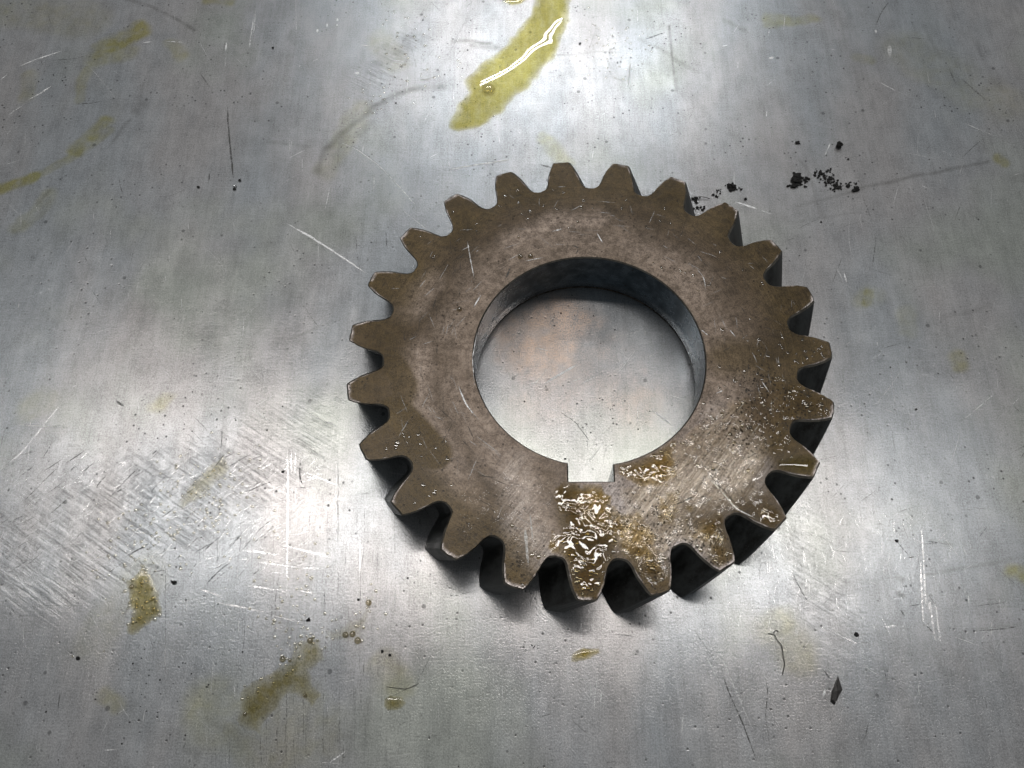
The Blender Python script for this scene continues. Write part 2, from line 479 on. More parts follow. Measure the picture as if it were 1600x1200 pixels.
k, r = line_mark([(810, 530), (850, 505), (885, 500), (865, 550), (835, 560)], 12.5, 1.4, 1.0, 60); warm[k] = np.clip(r, 0, .9)  # warm light on the sheet inside the bore, painted as colour
k, r = line_mark([(850, 600), (930, 560), (1000, 620)], 17, .35, 1.0, 60); warm[k] = np.maximum(warm[k], r)  # fainter outer part of the painted warm light
for pts, wd, amt in [([(20, 860), (150, 800), (300, 760), (460, 700)], 22, 1.0), ([(100, 900), (330, 790)], 14, 1.2),
                     ([(1240, 830), (1300, 960)], 16, .5), ([(640, 60), (560, 130)], 10, .8)]:
    k, r = line_mark(pts, wd, amt, 1.0, 70); smear[k] = np.maximum(smear[k], r)
Z = .5 * (fbm(X, Y, 60, 50, 2) - .5) + .05 * (fbm(X, Y, 11, 53, 2) - .5)
Z *= sstep(52, 80, np.hypot(X, Y))          # flat where the gear lies
sheet = mesh_obj('metal_sheet', np.stack([X, Y, Z], 1), grid_faces(len(gx), len(gy)), M_SHEET,
                 attrs=dict(dried_oil=dried, grime=np.clip(grime, 0, .9), warm_light=warm, smear=np.clip(smear, 0, 1)), smooth=True)
tag(sheet, 'scratched dull grey metal sheet lying under the gear', kind='structure')

# scratches: real slivers lying on the sheet
def ribbon(pts, wd, z=.03, jit=.15, npts=None):
    P = ats(pts)
    s = np.concatenate([[0], np.cumsum(np.hypot(*np.diff(P, axis=0).T))])
    n = npts or max(4, int(s[-1] / 1.2))
    u = np.linspace(0, s[-1], n)
    Q = np.stack([np.interp(u, s, P[:, 0]), np.interp(u, s, P[:, 1])], 1)
    Q[1:-1] += (rng.rand(n - 2, 2) - .5) * jit
    T = np.gradient(Q, axis=0); T /= np.maximum(np.hypot(T[:, 0], T[:, 1])[:, None], 1e-6)
    N = np.stack([-T[:, 1], T[:, 0]], 1)
    env = np.clip(np.minimum(np.arange(n), np.arange(n)[::-1]) / max(1, n * .18), 0.1, 1) * (.65 + .7 * rng.rand(n))
    W = (wd / 2 * env)[:, None]
    zz = lambda q: .5 * (fbm(q[:, 0], q[:, 1], 60, 50, 2) - .5) + .05 * (fbm(q[:, 0], q[:, 1], 11, 53, 2) - .5)
    def pt(q): return np.column_stack([q, zz(q) * sstep(52, 80, np.hypot(q[:, 0], q[:, 1])) + z])
    V = np.stack([pt(Q + N * W), pt(Q - N * W)], 1).reshape(-1, 3)
    F = [(2 * i, 2 * i + 1, 2 * i + 3, 2 * i + 2) for i in range(n - 1)]
    return V, F, np.repeat(env, 2)

def scratch(pts, wd, mat, name='scratch', label=None, z=.03, alpha=1.0):
    V, F, A = ribbon(pts, wd, z)
    o = mesh_obj(name, V, F, mat, sheet, dict(cover=np.clip(A * alpha, 0, 1)))
    if label: o['label'] = label
    return o

for pts, wd, a in [([(28, 105), (60, 92), (100, 79)], .45, 1), ([(42, 158), (62, 147), (82, 134)], .38, 1), ([(0, 126), (15, 114)], .3, .8),
                   ([(10, 182), (40, 162)], .3, .5), ([(222, 68), (238, 66)], .4, 1), ([(255, 65), (290, 67)], .25, .6),
                   ([(354, 65), (353, 82)], .5, 1), ([(353, 85), (352, 110)], .3, .5), ([(398, 18), (388, 86)], .3, .7),
                   ([(400, 12), (396, 60)], .25, .6), ([(440, 345), (486, 370), (520, 392), (552, 413), (578, 431)], .42, 1.2),
                   ([(520, 218), (556, 232), (592, 258), (625, 292), (658, 331)], .2, .7), ([(695, 266), (740, 258), (805, 248)], .34, 1),
                   ([(1147, 315), (1165, 320), (1185, 327)], .5, 1.2), ([(1185, 327), (1212, 337)], .3, .6),
                   ([(1366, 124), (1402, 143)], .24, .6), ([(1298, 221), (1288, 246)], .28, .7), ([(1464, 232), (1492, 245)], .24, .7),
                   ([(1502, 190), (1560, 215)], .2, .5), ([(1460, 170), (1463, 188)], .22, .5), ([(1271, 110), (1265, 124)], .25, .5),
                   ([(1390, 68), (1390, 92)], 1.0, .5), ([(1368, 45), (1370, 55)], .5, .7), ([(1435, 288), (1460, 298)], .2, .4),
                   ([(1320, 540), (1335, 530)], .2, .4), ([(1318, 423), (1323, 443)], .35, .9), ([(1306, 415), (1318, 440)], .3, .7),
                   ([(0, 738), (40, 700), (75, 655), (98, 628)], .30, .9), ([(20, 663), (110, 668)], .2, .6),
                   ([(345, 642), (350, 625)], .3, .6), ([(390, 637), (425, 660)], .2, .6), ([(475, 645), (530, 668)], .28, .8),
                   ([(449, 695), (450, 760), (449, 860), (448, 945)], .26, 1.2), ([(455, 700), (455, 740)], .2, .6), ([(462, 702), (461, 745)], .2, .5),
                   ([(258, 990), (259, 1060)], .15, .5), ([(528, 690), (528, 880)], .2, .5), ([(563, 838), (562, 905)], .25, .7),
                   ([(860, 570), (838, 597), (820, 603)], .2, .5), ([(905, 568), (880, 582), (848, 601)], .55, .8), ([(935, 586), (905, 602)], .4, .6),
                   ([(890, 598), (918, 587)], .2, .5), ([(835, 543), (860, 549)], .2, .6), ([(1018, 640), (1050, 665)], .25, .8),
                   ([(0, 892), (28, 903), (62, 920)], .4, 1), ([(1440, 820), (1447, 960)], .3, 1), ([(1449, 925), (1462, 1005)], .45, 1),
                   ([(1460, 930), (1470, 1010)], .3, .9), ([(1438, 870), (1443, 985)], .5, .9), ([(1375, 960), (1395, 1000)], .2, .6),
                   ([(1568, 1020), (1566, 1060)], .2, .5), ([(1285, 1090), (1290, 1075)], .35, .9), ([(1120, 1010), (1180, 1150)], .2, .5),
                   ([(1385, 980), (1400, 978)], .5, .9), ([(1100, 1020), (1130, 1080)], .18, .5), ([(1500, 660), (1560, 610)], .2, .5),
                   ([(160, 1172), (185, 1172)], .25, .8), ([(510, 1195), (545, 1170)], .25, .7), ([(1390, 565), (1400, 640)], .15, .4),
                   ([(1290, 980), (1345, 1010)], .18, .5), ([(560, 70), (580, 72)], .3, .8), ([(610, 97), (632, 96)], .7, 1.2),
                   ([(652, 126), (678, 122)], .55, 1.1), ([(553, 114), (562, 115)], .7, 1.2), ([(985, 95), (982, 132), (985, 137)], .4, 1.1),
                   ([(950, 115), (975, 130)], .25, .8), ([(1125, 72), (1140, 70)], .4, .9), ([(1200, 92), (1210, 89)], .6, 1.1),
                   ([(496, 45), (496, 52)], .6, 1), ([(511, 36), (511, 44)], .4, 1), ([(527, 28), (527, 34)], .6, 1), ([(527, 37), (527, 41)], .5, .9)]:
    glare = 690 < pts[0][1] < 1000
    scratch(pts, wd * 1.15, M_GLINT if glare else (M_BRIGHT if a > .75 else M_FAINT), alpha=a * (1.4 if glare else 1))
# rows of bright dashes left of the gear, highlight streaks drawn as slivers
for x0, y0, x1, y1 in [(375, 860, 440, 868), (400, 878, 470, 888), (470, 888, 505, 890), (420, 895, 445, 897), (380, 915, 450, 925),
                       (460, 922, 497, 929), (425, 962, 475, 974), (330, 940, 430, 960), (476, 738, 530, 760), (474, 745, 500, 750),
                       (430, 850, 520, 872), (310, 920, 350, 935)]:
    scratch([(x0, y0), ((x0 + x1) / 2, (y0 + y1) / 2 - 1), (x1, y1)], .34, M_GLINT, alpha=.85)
# dark lines
for pts, wd, a in [([(355, 160), (357, 200), (361, 240), (365, 285)], .55, 1.3), ([(1390, 0), (1378, 18), (1370, 35), (1367, 44)], .3, 1),
                   ([(115, 163), (140, 162), (165, 158)], .3, .8), ([(75, 95), (120, 92), (140, 85)], .25, .6), ([(1040, 830), (1045, 835)], .3, .5),
                   ([(181, 625), (186, 630), (194, 635)], .7, 1.3), ([(345, 700), (348, 665)], .3, .8), ([(469, 715), (468, 745), (475, 760)], .4, 1),
                   ([(460, 762), (482, 762)], .25, .8), ([(822, 505), (815, 490)], .15, .8), ([(870, 640), (900, 660), (925, 695)], .22, 1),
                   ([(1300, 445), (1316, 400)], .3, .5), ([(1363, 420), (1370, 360)], .3, .5), ([(1345, 300), (1365, 350)], .25, .5),
                   ([(259, 860), (258, 1110)], .14, .7), ([(448, 1060), (448, 1200)], .13, .7), ([(478, 1100), (478, 1200)], .13, .5),
                   ([(505, 1060), (505, 1200)], .13, .6), ([(530, 1060), (530, 1190)], .12, .6), ([(555, 1060), (554, 1200)], .12, .6), ([(466, 1110), (466, 1200)], .12, .5),
                   ([(1236, 892), (1250, 920), (1265, 945)], .25, .9), ([(1445, 845), (1488, 852)], .3, .8), ([(1500, 950), (1580, 940)], .2, .7),
                   ([(1520, 986), (1570, 983), (1600, 976)], .25, .8), ([(1400, 845), (1422, 870)], .3, 1), ([(1415, 872), (1432, 869)], .3, 1),
                   ([(1407, 952), (1414, 964)], .5, 1.3), ([(1445, 975), (1460, 990)], .4, .8), ([(1230, 1020), (1255, 1060)], .16, .6),
                   ([(1285, 1045), (1297, 1061)], .5, 1.2), ([(585, 1100), (650, 1070), (690, 990)], .16, .6), ([(650, 1000), (720, 975)], .16, .5),
                   ([(1128, 1050), (1140, 1085), (1160, 1130), (1185, 1195)], .32, 1.2), ([(1195, 1050), (1199, 1080), (1196, 1120), (1204, 1175)], .2, 1.0), ([(1085, 985), (1128, 1050)], .2, .8), ([(602, 358), (605, 390)], .3, .9), ([(841, 256), (862, 262)], .7, 1.3),
                   ([(1443, 850), (1470, 848)], .4, .8), ([(1005, 62), (1040, 50)], .6, .8), ([(690, 20), (670, 0)], .2, .8), ([(740, 0), (730, 10)], .3, .6),
                   ([(328, 270), (326, 285)], .6, 1.1), ([(310, 110), (330, 140)], .4, .4), ([(556, 370), (560, 420)], .4, .4),
                   ([(1090, 308), (1085, 345)], .3, .5), ([(1500, 120), (1545, 160)], .7, .4), ([(1480, 100), (1495, 135)], .5, .4)]:
    scratch(pts, wd * .8, M_DARK, 'rub_mark', alpha=a * .8)

def merged_ribbons(name, mat, n, lens, wds, region, ang, alpha):
    VV = []; FF = []; AA = []; off = 0
    for i in range(n):
        cx = rng.uniform(region[0], region[2]); cy = rng.uniform(region[1], region[3])
        L = rng.uniform(*lens); a = math.radians(rng.normal(*ang)) if ang else rng.uniform(0, math.pi)
        b = rng.uniform(-.2, .2)
        pts = [(cx + L * t * math.cos(a + b * t), cy - L * t * math.sin(a + b * t)) for t in np.linspace(-.5, .5, 4)]
        V, F, A = ribbon(pts, rng.uniform(*wds), z=.02, jit=.1, npts=max(4, int(L / 10)))
        VV.append(V); FF += [tuple(j + off for j in f) for f in F]; AA.append(A * rng.uniform(.3, 1) * alpha); off += len(V)
    o = mesh_obj(name, np.concatenate(VV), FF, mat, sheet, dict(cover=np.clip(np.concatenate(AA), 0, 1)))
    o['kind'] = 'stuff'
    return o
ALL = (-20, -20, 1620, 1220)
merged_ribbons('fine_scratches', M_FAINT, 420, (15, 90), (.07, .17), ALL, None, .5)
merged_ribbons('fine_scratches', M_FAINT, 260, (8, 50), (.08, .2), ALL, (90, 5), .6)
merged_ribbons('fine_scratches', M_GLINT, 620, (6, 42), (.05, .14), (0, 710, 500, 890), (35, 14), .62)  # glitter of the left glare, drawn as white slivers
merged_ribbons('fine_scratches', M_GLINT, 420, (5, 34), (.05, .14), (1080, 790, 1520, 1000), (100, 14), .6)  # glitter of the right glare, drawn the same way
merged_ribbons('fine_rub_marks', M_DARK, 260, (10, 60), (.08, .2), ALL, None, .55)
merged_ribbons('fine_rub_marks', M_DARK, 90, (30, 120), (.08, .15), (300, 820, 620, 1200), (90, 2), .5)
merged_ribbons('fine_rub_marks', M_DARK, 90, (10, 60), (.12, .3), (0, 700, 420, 900), (38, 10), .8)

# ------------------------------------------------------------------ the gear
gear = bpy.data.objects.new('helical_gear', None)
C.objects.link(gear)
tag(gear, 'oily brown steel helical gear with 23 teeth and a keyed round bore', 'gear')

NT_ = 23
PITCH = 360 / NT_
PHI = 95.342
TWIST = -0.42 * PITCH            # bottom face turned clockwise against the top
RF = 50.7
RB = 28.58
CH = .38

def near(x, y, pts, width, soft=1.0, seed=0, wobble=3.0, z=H):
    P = ats(pts, z)
    wx = wobble * (fbm(x, y, 7, 90 + seed) - .5); wy = wobble * (fbm(x, y, 7, 95 + seed) - .5)
    return sstep(width, width * (1 - soft), seg_dist(x + wx, y + wy, P))

def face_attrs(V):
    x, y = V[:, 0], V[:, 1]
    r = np.hypot(x, y) + 4 * (fbm(x, y, 14, 100) - .5)
    th = np.degrees(np.arctan2(y, x))
    pale = sstep(44, 33, r) * (.25 + .95 * fbm(x, y, 9, 102)) * .8
    pale = np.maximum(pale, .95 * near(x, y, [(655, 560), (650, 640), (690, 720), (730, 790)], 8, 1, 1))
    pale = np.maximum(pale, .9 * near(x, y, [(930, 345), (860, 350), (800, 380)], 6, 1, 2))
    pale = np.maximum(pale, .8 * near(x, y, [(640, 480), (665, 440)], 7, 1, 3))
    pale = np.maximum(pale, .8 * near(x, y, [(770, 700), (830, 760), (850, 850)], 9, 1, 4))
    oil = sstep(41, 51, r) * (.55 + .6 * fbm(x, y, 10, 104))
    oil *= .75 + .5 * fbm(x, y, 5, 108)
    oil *= 1 - .5 * near(x, y, [(1100, 780), (1180, 760)], 16, 1, 5)
    oil = np.maximum(oil, 1.0 * near(x, y, [(615, 640), (640, 665), (680, 710), (640, 700)], 5.0, .35, 6, 1.5))
    oil = np.maximum(oil, .9 * near(x, y, [(610, 560), (632, 600), (625, 650)], 4.5, .5, 7, 2))
    oil = np.maximum(oil, .8 * near(x, y, [(1230, 590), (1200, 560), (1140, 560)], 8, .8, 8))
    oil = np.maximum(oil, .9 * near(x, y, [(905, 790), (915, 900)], 7, .5, 9))
    bare = .95 * near(x, y, [(990, 790), (1050, 770), (1110, 750), (1160, 720)], 10, 1, 10, 5) 
    bare = np.maximum(bare, .7 * near(x, y, [(940, 770), (990, 830), (1090, 850)], 9, 1, 11, 5))
    bare = np.maximum(bare, .45 * near(x, y, [(820, 800), (850, 870), (800, 740)], 8, 1, 12, 4))
    bare = np.maximum(bare, .40 * near(x, y, [(1130, 660), (1060, 730)], 9, 1, 12, 4))
    grit = .95 * near(x, y, [(1000, 800), (1060, 840), (1120, 870), (1020, 900)], 13, 1, 13, 5)
    grit = np.maximum(grit, 1.0 * near(x, y, [(1190, 610), (1240, 630), (1170, 680)], 10, .7, 14, 6))
    grit = np.maximum(grit, .7 * near(x, y, [(790, 860), (820, 900), (740, 820)], 9, 1, 15, 5))
    grit = np.maximum(grit, .6 * near(x, y, [(930, 850), (920, 930)], 9, 1, 16, 3))
    grit = np.maximum(grit, .5 * near(x, y, [(1100, 640), (1140, 780)], 12, 1, 17, 5))
    grit = np.maximum(grit, .22 * sstep(.45, .7, fbm(x, y, 9, 110)))
    c = lambda a: np.clip(a, 0, 1)
    return dict(pale=c(pale), oil=c(oil), bare=c(bare), grit=c(grit))

# bore outline with keyway, ordered by angle
KX0, KX1, KY = -5.95, 4.55, -32.5
a1 = math.atan2(-math.sqrt(RB ** 2 - KX1 ** 2), KX1)             # right lip
a0 = math.atan2(-math.sqrt(RB ** 2 - KX0 ** 2), KX0) + 2 * math.pi   # left lip
arc = np.linspace(a1, a0, 620)
P_arc = np.stack([RB * np.cos(arc), RB * np.sin(arc)], 1)
P_l = np.stack([np.full(7, KX0), np.linspace(P_arc[-1, 1], KY, 8)[1:]], 1)
P_b = np.stack([np.linspace(KX0, KX1, 26)[1:], np.full(25, KY)], 1)
P_r = np.stack([np.full(6, KX1), np.linspace(KY, P_arc[0, 1], 8)[1:-1]], 1)
BO = np.concatenate([P_arc, P_l, P_b, P_r])
nb_ = len(BO)
# outward (into the steel) normals for the chamfer
Tn = np.roll(BO, -1, 0) - np.roll(BO, 1, 0)
Tn /= np.hypot(Tn[:, 0], Tn[:, 1])[:, None]
BN = np.stack([Tn[:, 1], -Tn[:, 0]], 1)
chb = .30
BI = BO + BN * chb                 # where the flat face begins
ang = np.arctan2(BI[:, 1], BI[:, 0])
OUT = np.stack([RF * np.cos(ang), RF * np.sin(ang)], 1)
nr = 62
t_ = np.linspace(0, 1, nr)[None, :, None]
G = BI[:, None, :] * (1 - t_) + OUT[:, None, :] * t_
top = np.concatenate([G, np.full((nb_, nr, 1), H)], 2).reshape(-1, 3)
ft = grid_faces(nb_, nr, True)[:, ::-1]
bot = np.concatenate([np.stack([BI, OUT], 1), np.full((nb_, 2, 1), .02)], 2).reshape(-1, 3)
fb = grid_faces(nb_, 2, True, len(top))
V = np.concatenate([top, bot])
mesh_obj('gear_face', V, np.concatenate([ft, fb]), M_FACE, gear, face_attrs(V))
# bore wall
prof = [(chb, H), (.08, H - .22), (0, H - chb - .05), (0, H * .66), (0, H * .33), (0, 1.3), (.55, .6), (.7, .02)]
V = np.stack([np.column_stack([BO + BN * o_, np.full(nb_, z_)]) for o_, z_ in prof], 1).reshape(-1, 3)
f = grid_faces(nb_, len(prof), True)
zi = np.tile(np.arange(len(prof) - 1), nb_)
f_rim = f[zi < 2]; f_wall = f[zi >= 2]
ui = np.repeat(np.arange(nb_), len(prof) - 1)[zi >= 2]
mesh_obj('bore_wall', V, f_wall[ui < 619], M_BORE, gear, smooth=True)
mesh_obj('keyway', V, f_wall[ui >= 619], M_BORE, gear)
mesh_obj('bore_rim', V, f_rim, M_EDGE, gear)

# one tooth outline: (half angle deg, radius)
PR = [(0.0, 60.0), (1.2, 60.0), (2.05, 59.95), (2.28, 59.7), (2.75, 58.9), (3.2, 58.0), (3.68, 57.0), (4.08, 56.0), (4.42, 55.0),
      (4.72, 54.0), (5.0, 53.1), (5.3, 52.4), (5.7, 51.8), (6.25, 51.35), (6.9, 51.12), (7.4, 51.06), (PITCH / 2, 51.05)]
pa = np.array([p_[0] for p_ in PR]); pr_ = np.array([p_[1] for p_ in PR])
cl = np.concatenate([[0], np.cumsum(np.hypot(np.diff(pa) * .95, np.diff(pr_)))])
uu = np.linspace(0, cl[-1], 34)
ha = np.interp(uu, cl, pa); hr = np.interp(uu, cl, pr_)
oa = np.concatenate([-ha[::-1], ha[1:]]); orr = np.concatenate([hr[::-1], hr[1:]])
no = len(oa)

def tooth(k):
    c0 = PHI - k * PITCH
    a = np.radians(c0 + oa)
    wear = np.zeros(no)
    jn = (fbm(np.arange(no) * 1.0, np.full(no, k * 7.3), 3.2, 120, 3) - .5) * .40
    jn[:2] = 0; jn[-2:] = 0
    rr = orr + jn
    O = np.stack([rr * np.cos(a), rr * np.sin(a)], 1)
    T = np.gradient(O, axis=0); T /= np.hypot(T[:, 0], T[:, 1])[:, None]
    N = np.stack([T[:, 1], -T[:, 0]], 1)                # outward
    N *= np.sign((N * O).sum(1).mean())
    chv = CH * (.55 + .7 * fbm(np.arange(no) * 1.0, np.full(no, k * 3.1), 4, 130, 2))
    # keep the last points on the pitch line so neighbours meet
    I = O - N * chv[:, None]
    for e, s_ in ((0, -1), (-1, 1)):
        I[e] = (rr[e] - chv[e]) * np.array([math.cos(math.radians(c0 + s_ * PITCH / 2)), math.sin(math.radians(c0 + s_ * PITCH / 2))])
    fa = np.radians(c0 + np.linspace(-PITCH / 2, PITCH / 2, no))
    Fp = np.stack([RF * np.cos(fa), RF * np.sin(fa)], 1)
    nv = 24
    tt = (1 - (1 - np.linspace(0, 1, nv)) ** 1.7)[None, :, None]
    G = Fp[:, None] * (1 - tt) + I[:, None] * tt
    V1 = np.concatenate([G, np.full((no, nv, 1), H)], 2).reshape(-1, 3)
    fa_ = face_attrs(V1)
    dd = ((1 - tt) * np.hypot(*(I - Fp).T)[:, None, None]).ravel()
    ew = sstep(.9, .05, dd) * sstep(.42, .62, fbm(V1[:, 0], V1[:, 1], 3.0, 140, 3))
    ew[np.hypot(V1[:, 0], V1[:, 1]) < RF + .35] = 0
    fa_['bare'] = np.clip(np.maximum(fa_['bare'], ew * .9), 0, 1)
    o = mesh_obj('tooth', V1, grid_faces(no, nv)[:, ::-1], M_FACE, gear, fa_)
    # flank: chamfer, helical wall, lower chamfer
    zs = [H, H - CH * .9] + list(np.linspace(H - CH * .9, .45, 9)[1:]) + [.02]
    rings = []
    for i, z_ in enumerate(zs):
        tw = math.radians(TWIST * (H - z_) / H)
        B = I if i == 0 else (O if i < len(zs) - 1 else O - N * .4)
        c_, s_ = math.cos(tw), math.sin(tw)
        q = np.stack([B[:, 0] * c_ - B[:, 1] * s_, B[:, 0] * s_ + B[:, 1] * c_], 1)
        rings.append(np.column_stack([q, np.full(no, z_)]))
    V2 = np.stack(rings, 1).reshape(-1, 3)
    f2 = grid_faces(no, len(zs))
    zi = np.tile(np.arange(len(zs) - 1), no - 1)
    sm = np.ones((zi > 0).sum(), bool)
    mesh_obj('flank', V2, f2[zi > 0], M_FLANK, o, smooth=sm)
    mesh_obj('edge', V2, f2[zi == 0], M_EDGE, o)
    return o
for k in range(NT_): tooth(k)

def face_line(pts, wd, mat, name, alpha=1.0):
    P = ats(pts, H); n = max(5, int(np.hypot(*(P[-1] - P[0])) / .8))
    u = np.linspace(0, 1, n); s_ = np.linspace(0, 1, len(P))
    Q = np.stack([np.interp(u, s_, P[:, 0]), np.interp(u, s_, P[:, 1])], 1)
    for _ in range(2): Q[1:-1] = (Q[:-2] + 2 * Q[1:-1] + Q[2:]) / 4
    T = np.gradient(Q, axis=0); T /= np.maximum(np.hypot(T[:, 0], T[:, 1])[:, None], 1e-6)
    N = np.stack([-T[:, 1], T[:, 0]], 1)
    env = np.clip(np.minimum(np.arange(n), np.arange(n)[::-1]) / max(1, n * .2), .15, 1) * (.6 + .8 * rng.rand(n))
    V = np.stack([np.column_stack([Q + N * (wd / 2 * env)[:, None], np.full(n, H + .02)]), np.column_stack([Q - N * (wd / 2 * env)[:, None], np.full(n, H + .02)])], 1).reshape(-1, 3)
    return V, [(2 * i, 2 * i + 1, 2 * i + 3, 2 * i + 2) for i in range(n - 1)], np.repeat(np.clip(env * alpha, 0, 1), 2)
for pts, wd, a, mt in [([(1098, 738), (1125, 765), (1150, 795), (1185, 812)], .32, 1.2, M_FAINT), ([(1103, 738), (1130, 765), (1155, 793)], .2, 1.2, M_DARK),
                       ([(1045, 792), (1065, 785), (1087, 774)], .35, 1.2, M_DARK), ([(1105, 735), (1130, 733)], .5, .8, M_DARK), ([(1108, 741), (1132, 738)], .4, .7, M_DARK),
                       ([(715, 600), (728, 632), (748, 656)], .3, .9, M_FAINT), ([(746, 515), (738, 560), (742, 610)], .18, .7, M_FAINT),
                       ([(798, 415), (795, 425), (790, 436)], .35, 1.3, M_DARK), ([(730, 375), (734, 400), (742, 440)], .22, .7, M_FAINT),
                       ([(862, 362), (880, 357)], .3, .9, M_FAINT), ([(893, 382), (905, 388)], .3, 1.2, M_DARK), ([(900, 398), (903, 390)], .25, 1.2, M_DARK),
                       ([(1088, 420), (1100, 432), (1103, 455)], .18, .8, M_FAINT), ([(1095, 515), (1108, 525)], .25, .9, M_FAINT), ([(1140, 515), (1150, 527)], .2, .7, M_FAINT),
                       ([(932, 363), (942, 380)], .2, .8, M_FAINT), ([(740, 480), (752, 460)], .25, .9, M_FAINT), ([(820, 408), (850, 402)], .2, .9, M_FAINT),
                       ([(1190, 595), (1203, 615)], .2, .8, M_FAINT), ([(1118, 615), (1130, 610)], .25, .8, M_FAINT), ([(820, 820), (826, 890)], .5, .5, M_FAINT),
                       ([(828, 800), (833, 850)], .3, .5, M_FAINT), ([(900, 610), (902, 640)], .1, .1, M_FAINT)]:
    V, F, A = face_line(pts, wd, mt, 'scratch', a)
    mesh_obj('scratch', V, F, mt, gear, dict(cover=A))
for mt, nn_, al in ((M_FAINT, 170, .38), (M_DARK, 190, .7)):
    VV = []; FF = []; AA = []; off = 0
    while nn_ > 0:
        th_ = rng.uniform(0, 2 * math.pi); rr_ = rng.uniform(32, 56); L = rng.uniform(1, 5)
        if math.sin(th_) < -.2 and rng.rand() < .3: L *= 1.5
        if rr_ > 49: L = min(L, 2)
        c_ = np.array([rr_ * math.cos(th_), rr_ * math.sin(th_)]); a_ = rng.uniform(0, math.pi) if rng.rand() < .5 else th_ + math.pi / 2 + rng.normal(0, .2)
        d_ = np.array([math.cos(a_), math.sin(a_)]) * L / 2
        if rr_ > 49 and abs((PHI - math.degrees(th_) + PITCH / 2) % PITCH - PITCH / 2) > 2.5: continue
        if abs(c_[0]) < 9 and c_[1] < 0 and rr_ < 38: continue
        Q = np.array([c_ - d_, c_ - d_ / 3 + rng.normal(0, .05, 2), c_ + d_ / 3 + rng.normal(0, .05, 2), c_ + d_])
        if np.hypot(Q[:, 0], Q[:, 1]).min() < 29.3: continue
        T = d_ / np.hypot(*d_); N = np.array([-T[1], T[0]]); wv = np.array([.2, 1, 1, .2])[:, None] * rng.uniform(.05, .12)
        V = np.stack([np.column_stack([Q + N * wv, np.full(4, H + .015)]), np.column_stack([Q - N * wv, np.full(4, H + .015)])], 1).reshape(-1, 3)
        VV.append(V); FF += [(off + 2 * i, off + 2 * i + 1, off + 2 * i + 3, off + 2 * i + 2) for i in range(3)]; AA += [rng.uniform(.3, 1) * al] * 8; off += 8; nn_ -= 1
    mesh_obj('fine_scratches', np.concatenate(VV), FF, mt, gear, dict(cover=AA))['kind'] = 'stuff'

# ------------------------------------------------------------------ oil films
def film(name, label, poly, mat, z0=0.0, h=.35, soft=2.0, res=.3, rag=1.2, group=None, cat='oil', lump=0.0, clip=None, seed=0, dmin=.012, tmax=1.0, pool=0):
    P = ats(poly, z0)
    lo = P.min(0) - 1; hi = P.max(0) + 1
    xs = np.arange(lo[0], hi[0], res); ys = np.arange(lo[1], hi[1], res)
    GX_, GY_ = np.meshgrid(xs, ys, indexing='ij')
    x = GX_.ravel(); y = GY_.ravel()
    wx = rag * 2 * (fbm(x, y, 3.5, 200 + seed) - .5); wy = rag * 2 * (fbm(x, y, 3.5, 210 + seed) - .5)
    d = sdf(x + wx, y + wy, P)
    if clip is not None: d = np.minimum(d, clip(x, y))
    prof_ = np.sqrt(np.clip(d / soft, 0, 1) * (2 - np.clip(d / soft, 0, 1)))
    dep = np.clip(d / soft, 0, 1)
    if lump: dep = dep * (1 - lump + lump * 1.6 * fbm(x, y, 4, 220 + seed))
    sh = (len(xs), len(ys))
    if pool:
        msk = (d > 0).reshape(sh); u = np.zeros(sh)
        for _ in range(pool):
            u[1:-1, 1:-1] = np.where(msk[1:-1, 1:-1], .25 * (u[2:, 1:-1] + u[:-2, 1:-1] + u[1:-1, 2:] + u[1:-1, :-2]) + 1, 0)
        prof_ = (u / max(u.max(), 1e-6)).ravel() ** .62
        z = z0 + .035 + h * prof_
    else:
        z = z0 + .035 + h * prof_ * (.75 + .5 * fbm(x, y, 6, 230 + seed, 2))
    if z0 == 0: z += (.5 * (fbm(x, y, 60, 50, 2) - .5) + .05 * (fbm(x, y, 11, 53, 2) - .5)) * sstep(52, 80, np.hypot(x, y))
    keep = (d > 0).reshape(len(xs), len(ys))
    fk = keep[:-1, :-1] & keep[1:, :-1] & keep[1:, 1:] & keep[:-1, 1:]
    f = grid_faces(len(xs), len(ys))[fk.ravel()]
    used = np.unique(f)
    if len(used) < 4: return None
    mp = np.zeros(len(x), int); mp[used] = np.arange(len(used))
    o = mesh_obj(name, np.column_stack([x, y, z])[used], mp[f], mat, None, dict(depth=np.clip(dep[used] * tmax, 0, 1)), smooth=True)
    tag(o, label, cat, group)
    return o

film('oil_puddle', 'yellow oil puddle running to the top edge of the sheet above the gear', [(895, -25), (845, -25), (828, 15), (805, 55), (770, 85), (745, 105), (727, 122), (729, 145), (705, 180), (702, 200), (718, 212), (745, 205), (780, 180), (830, 130), (866, 92), (888, 42)], M_OIL, h=1.15, soft=2.6, rag=1.6, pool=3000, res=.35)
film('oil_puddle', 'small oil sliver at the top edge just left of the yellow puddle', [(782, 2), (800, -6), (835, -8), (815, 6), (800, 9)], M_OIL, h=.2, soft=1.2, rag=.4, pool=600)
film('oil_puddle', 'brown oil drip patch with a pointed top at the lower left, full of bubbles', [(222, 880), (240, 900), (252, 930), (250, 960), (228, 982), (208, 996), (200, 985), (204, 960), (199, 935), (200, 910)], M_OILTHIN, h=.25, soft=1.6, pool=1200)
film('oil_smear', 'long olive oil smear slanting below the lower left of the gear', [(505, 1000), (505, 1030), (478, 1050), (498, 1080), (490, 1100), (455, 1085), (430, 1115), (405, 1150), (385, 1140), (370, 1125), (372, 1090), (400, 1060), (440, 1035), (475, 1005)], M_OILTHIN, h=.25, soft=3.5, rag=1.8, pool=1500)
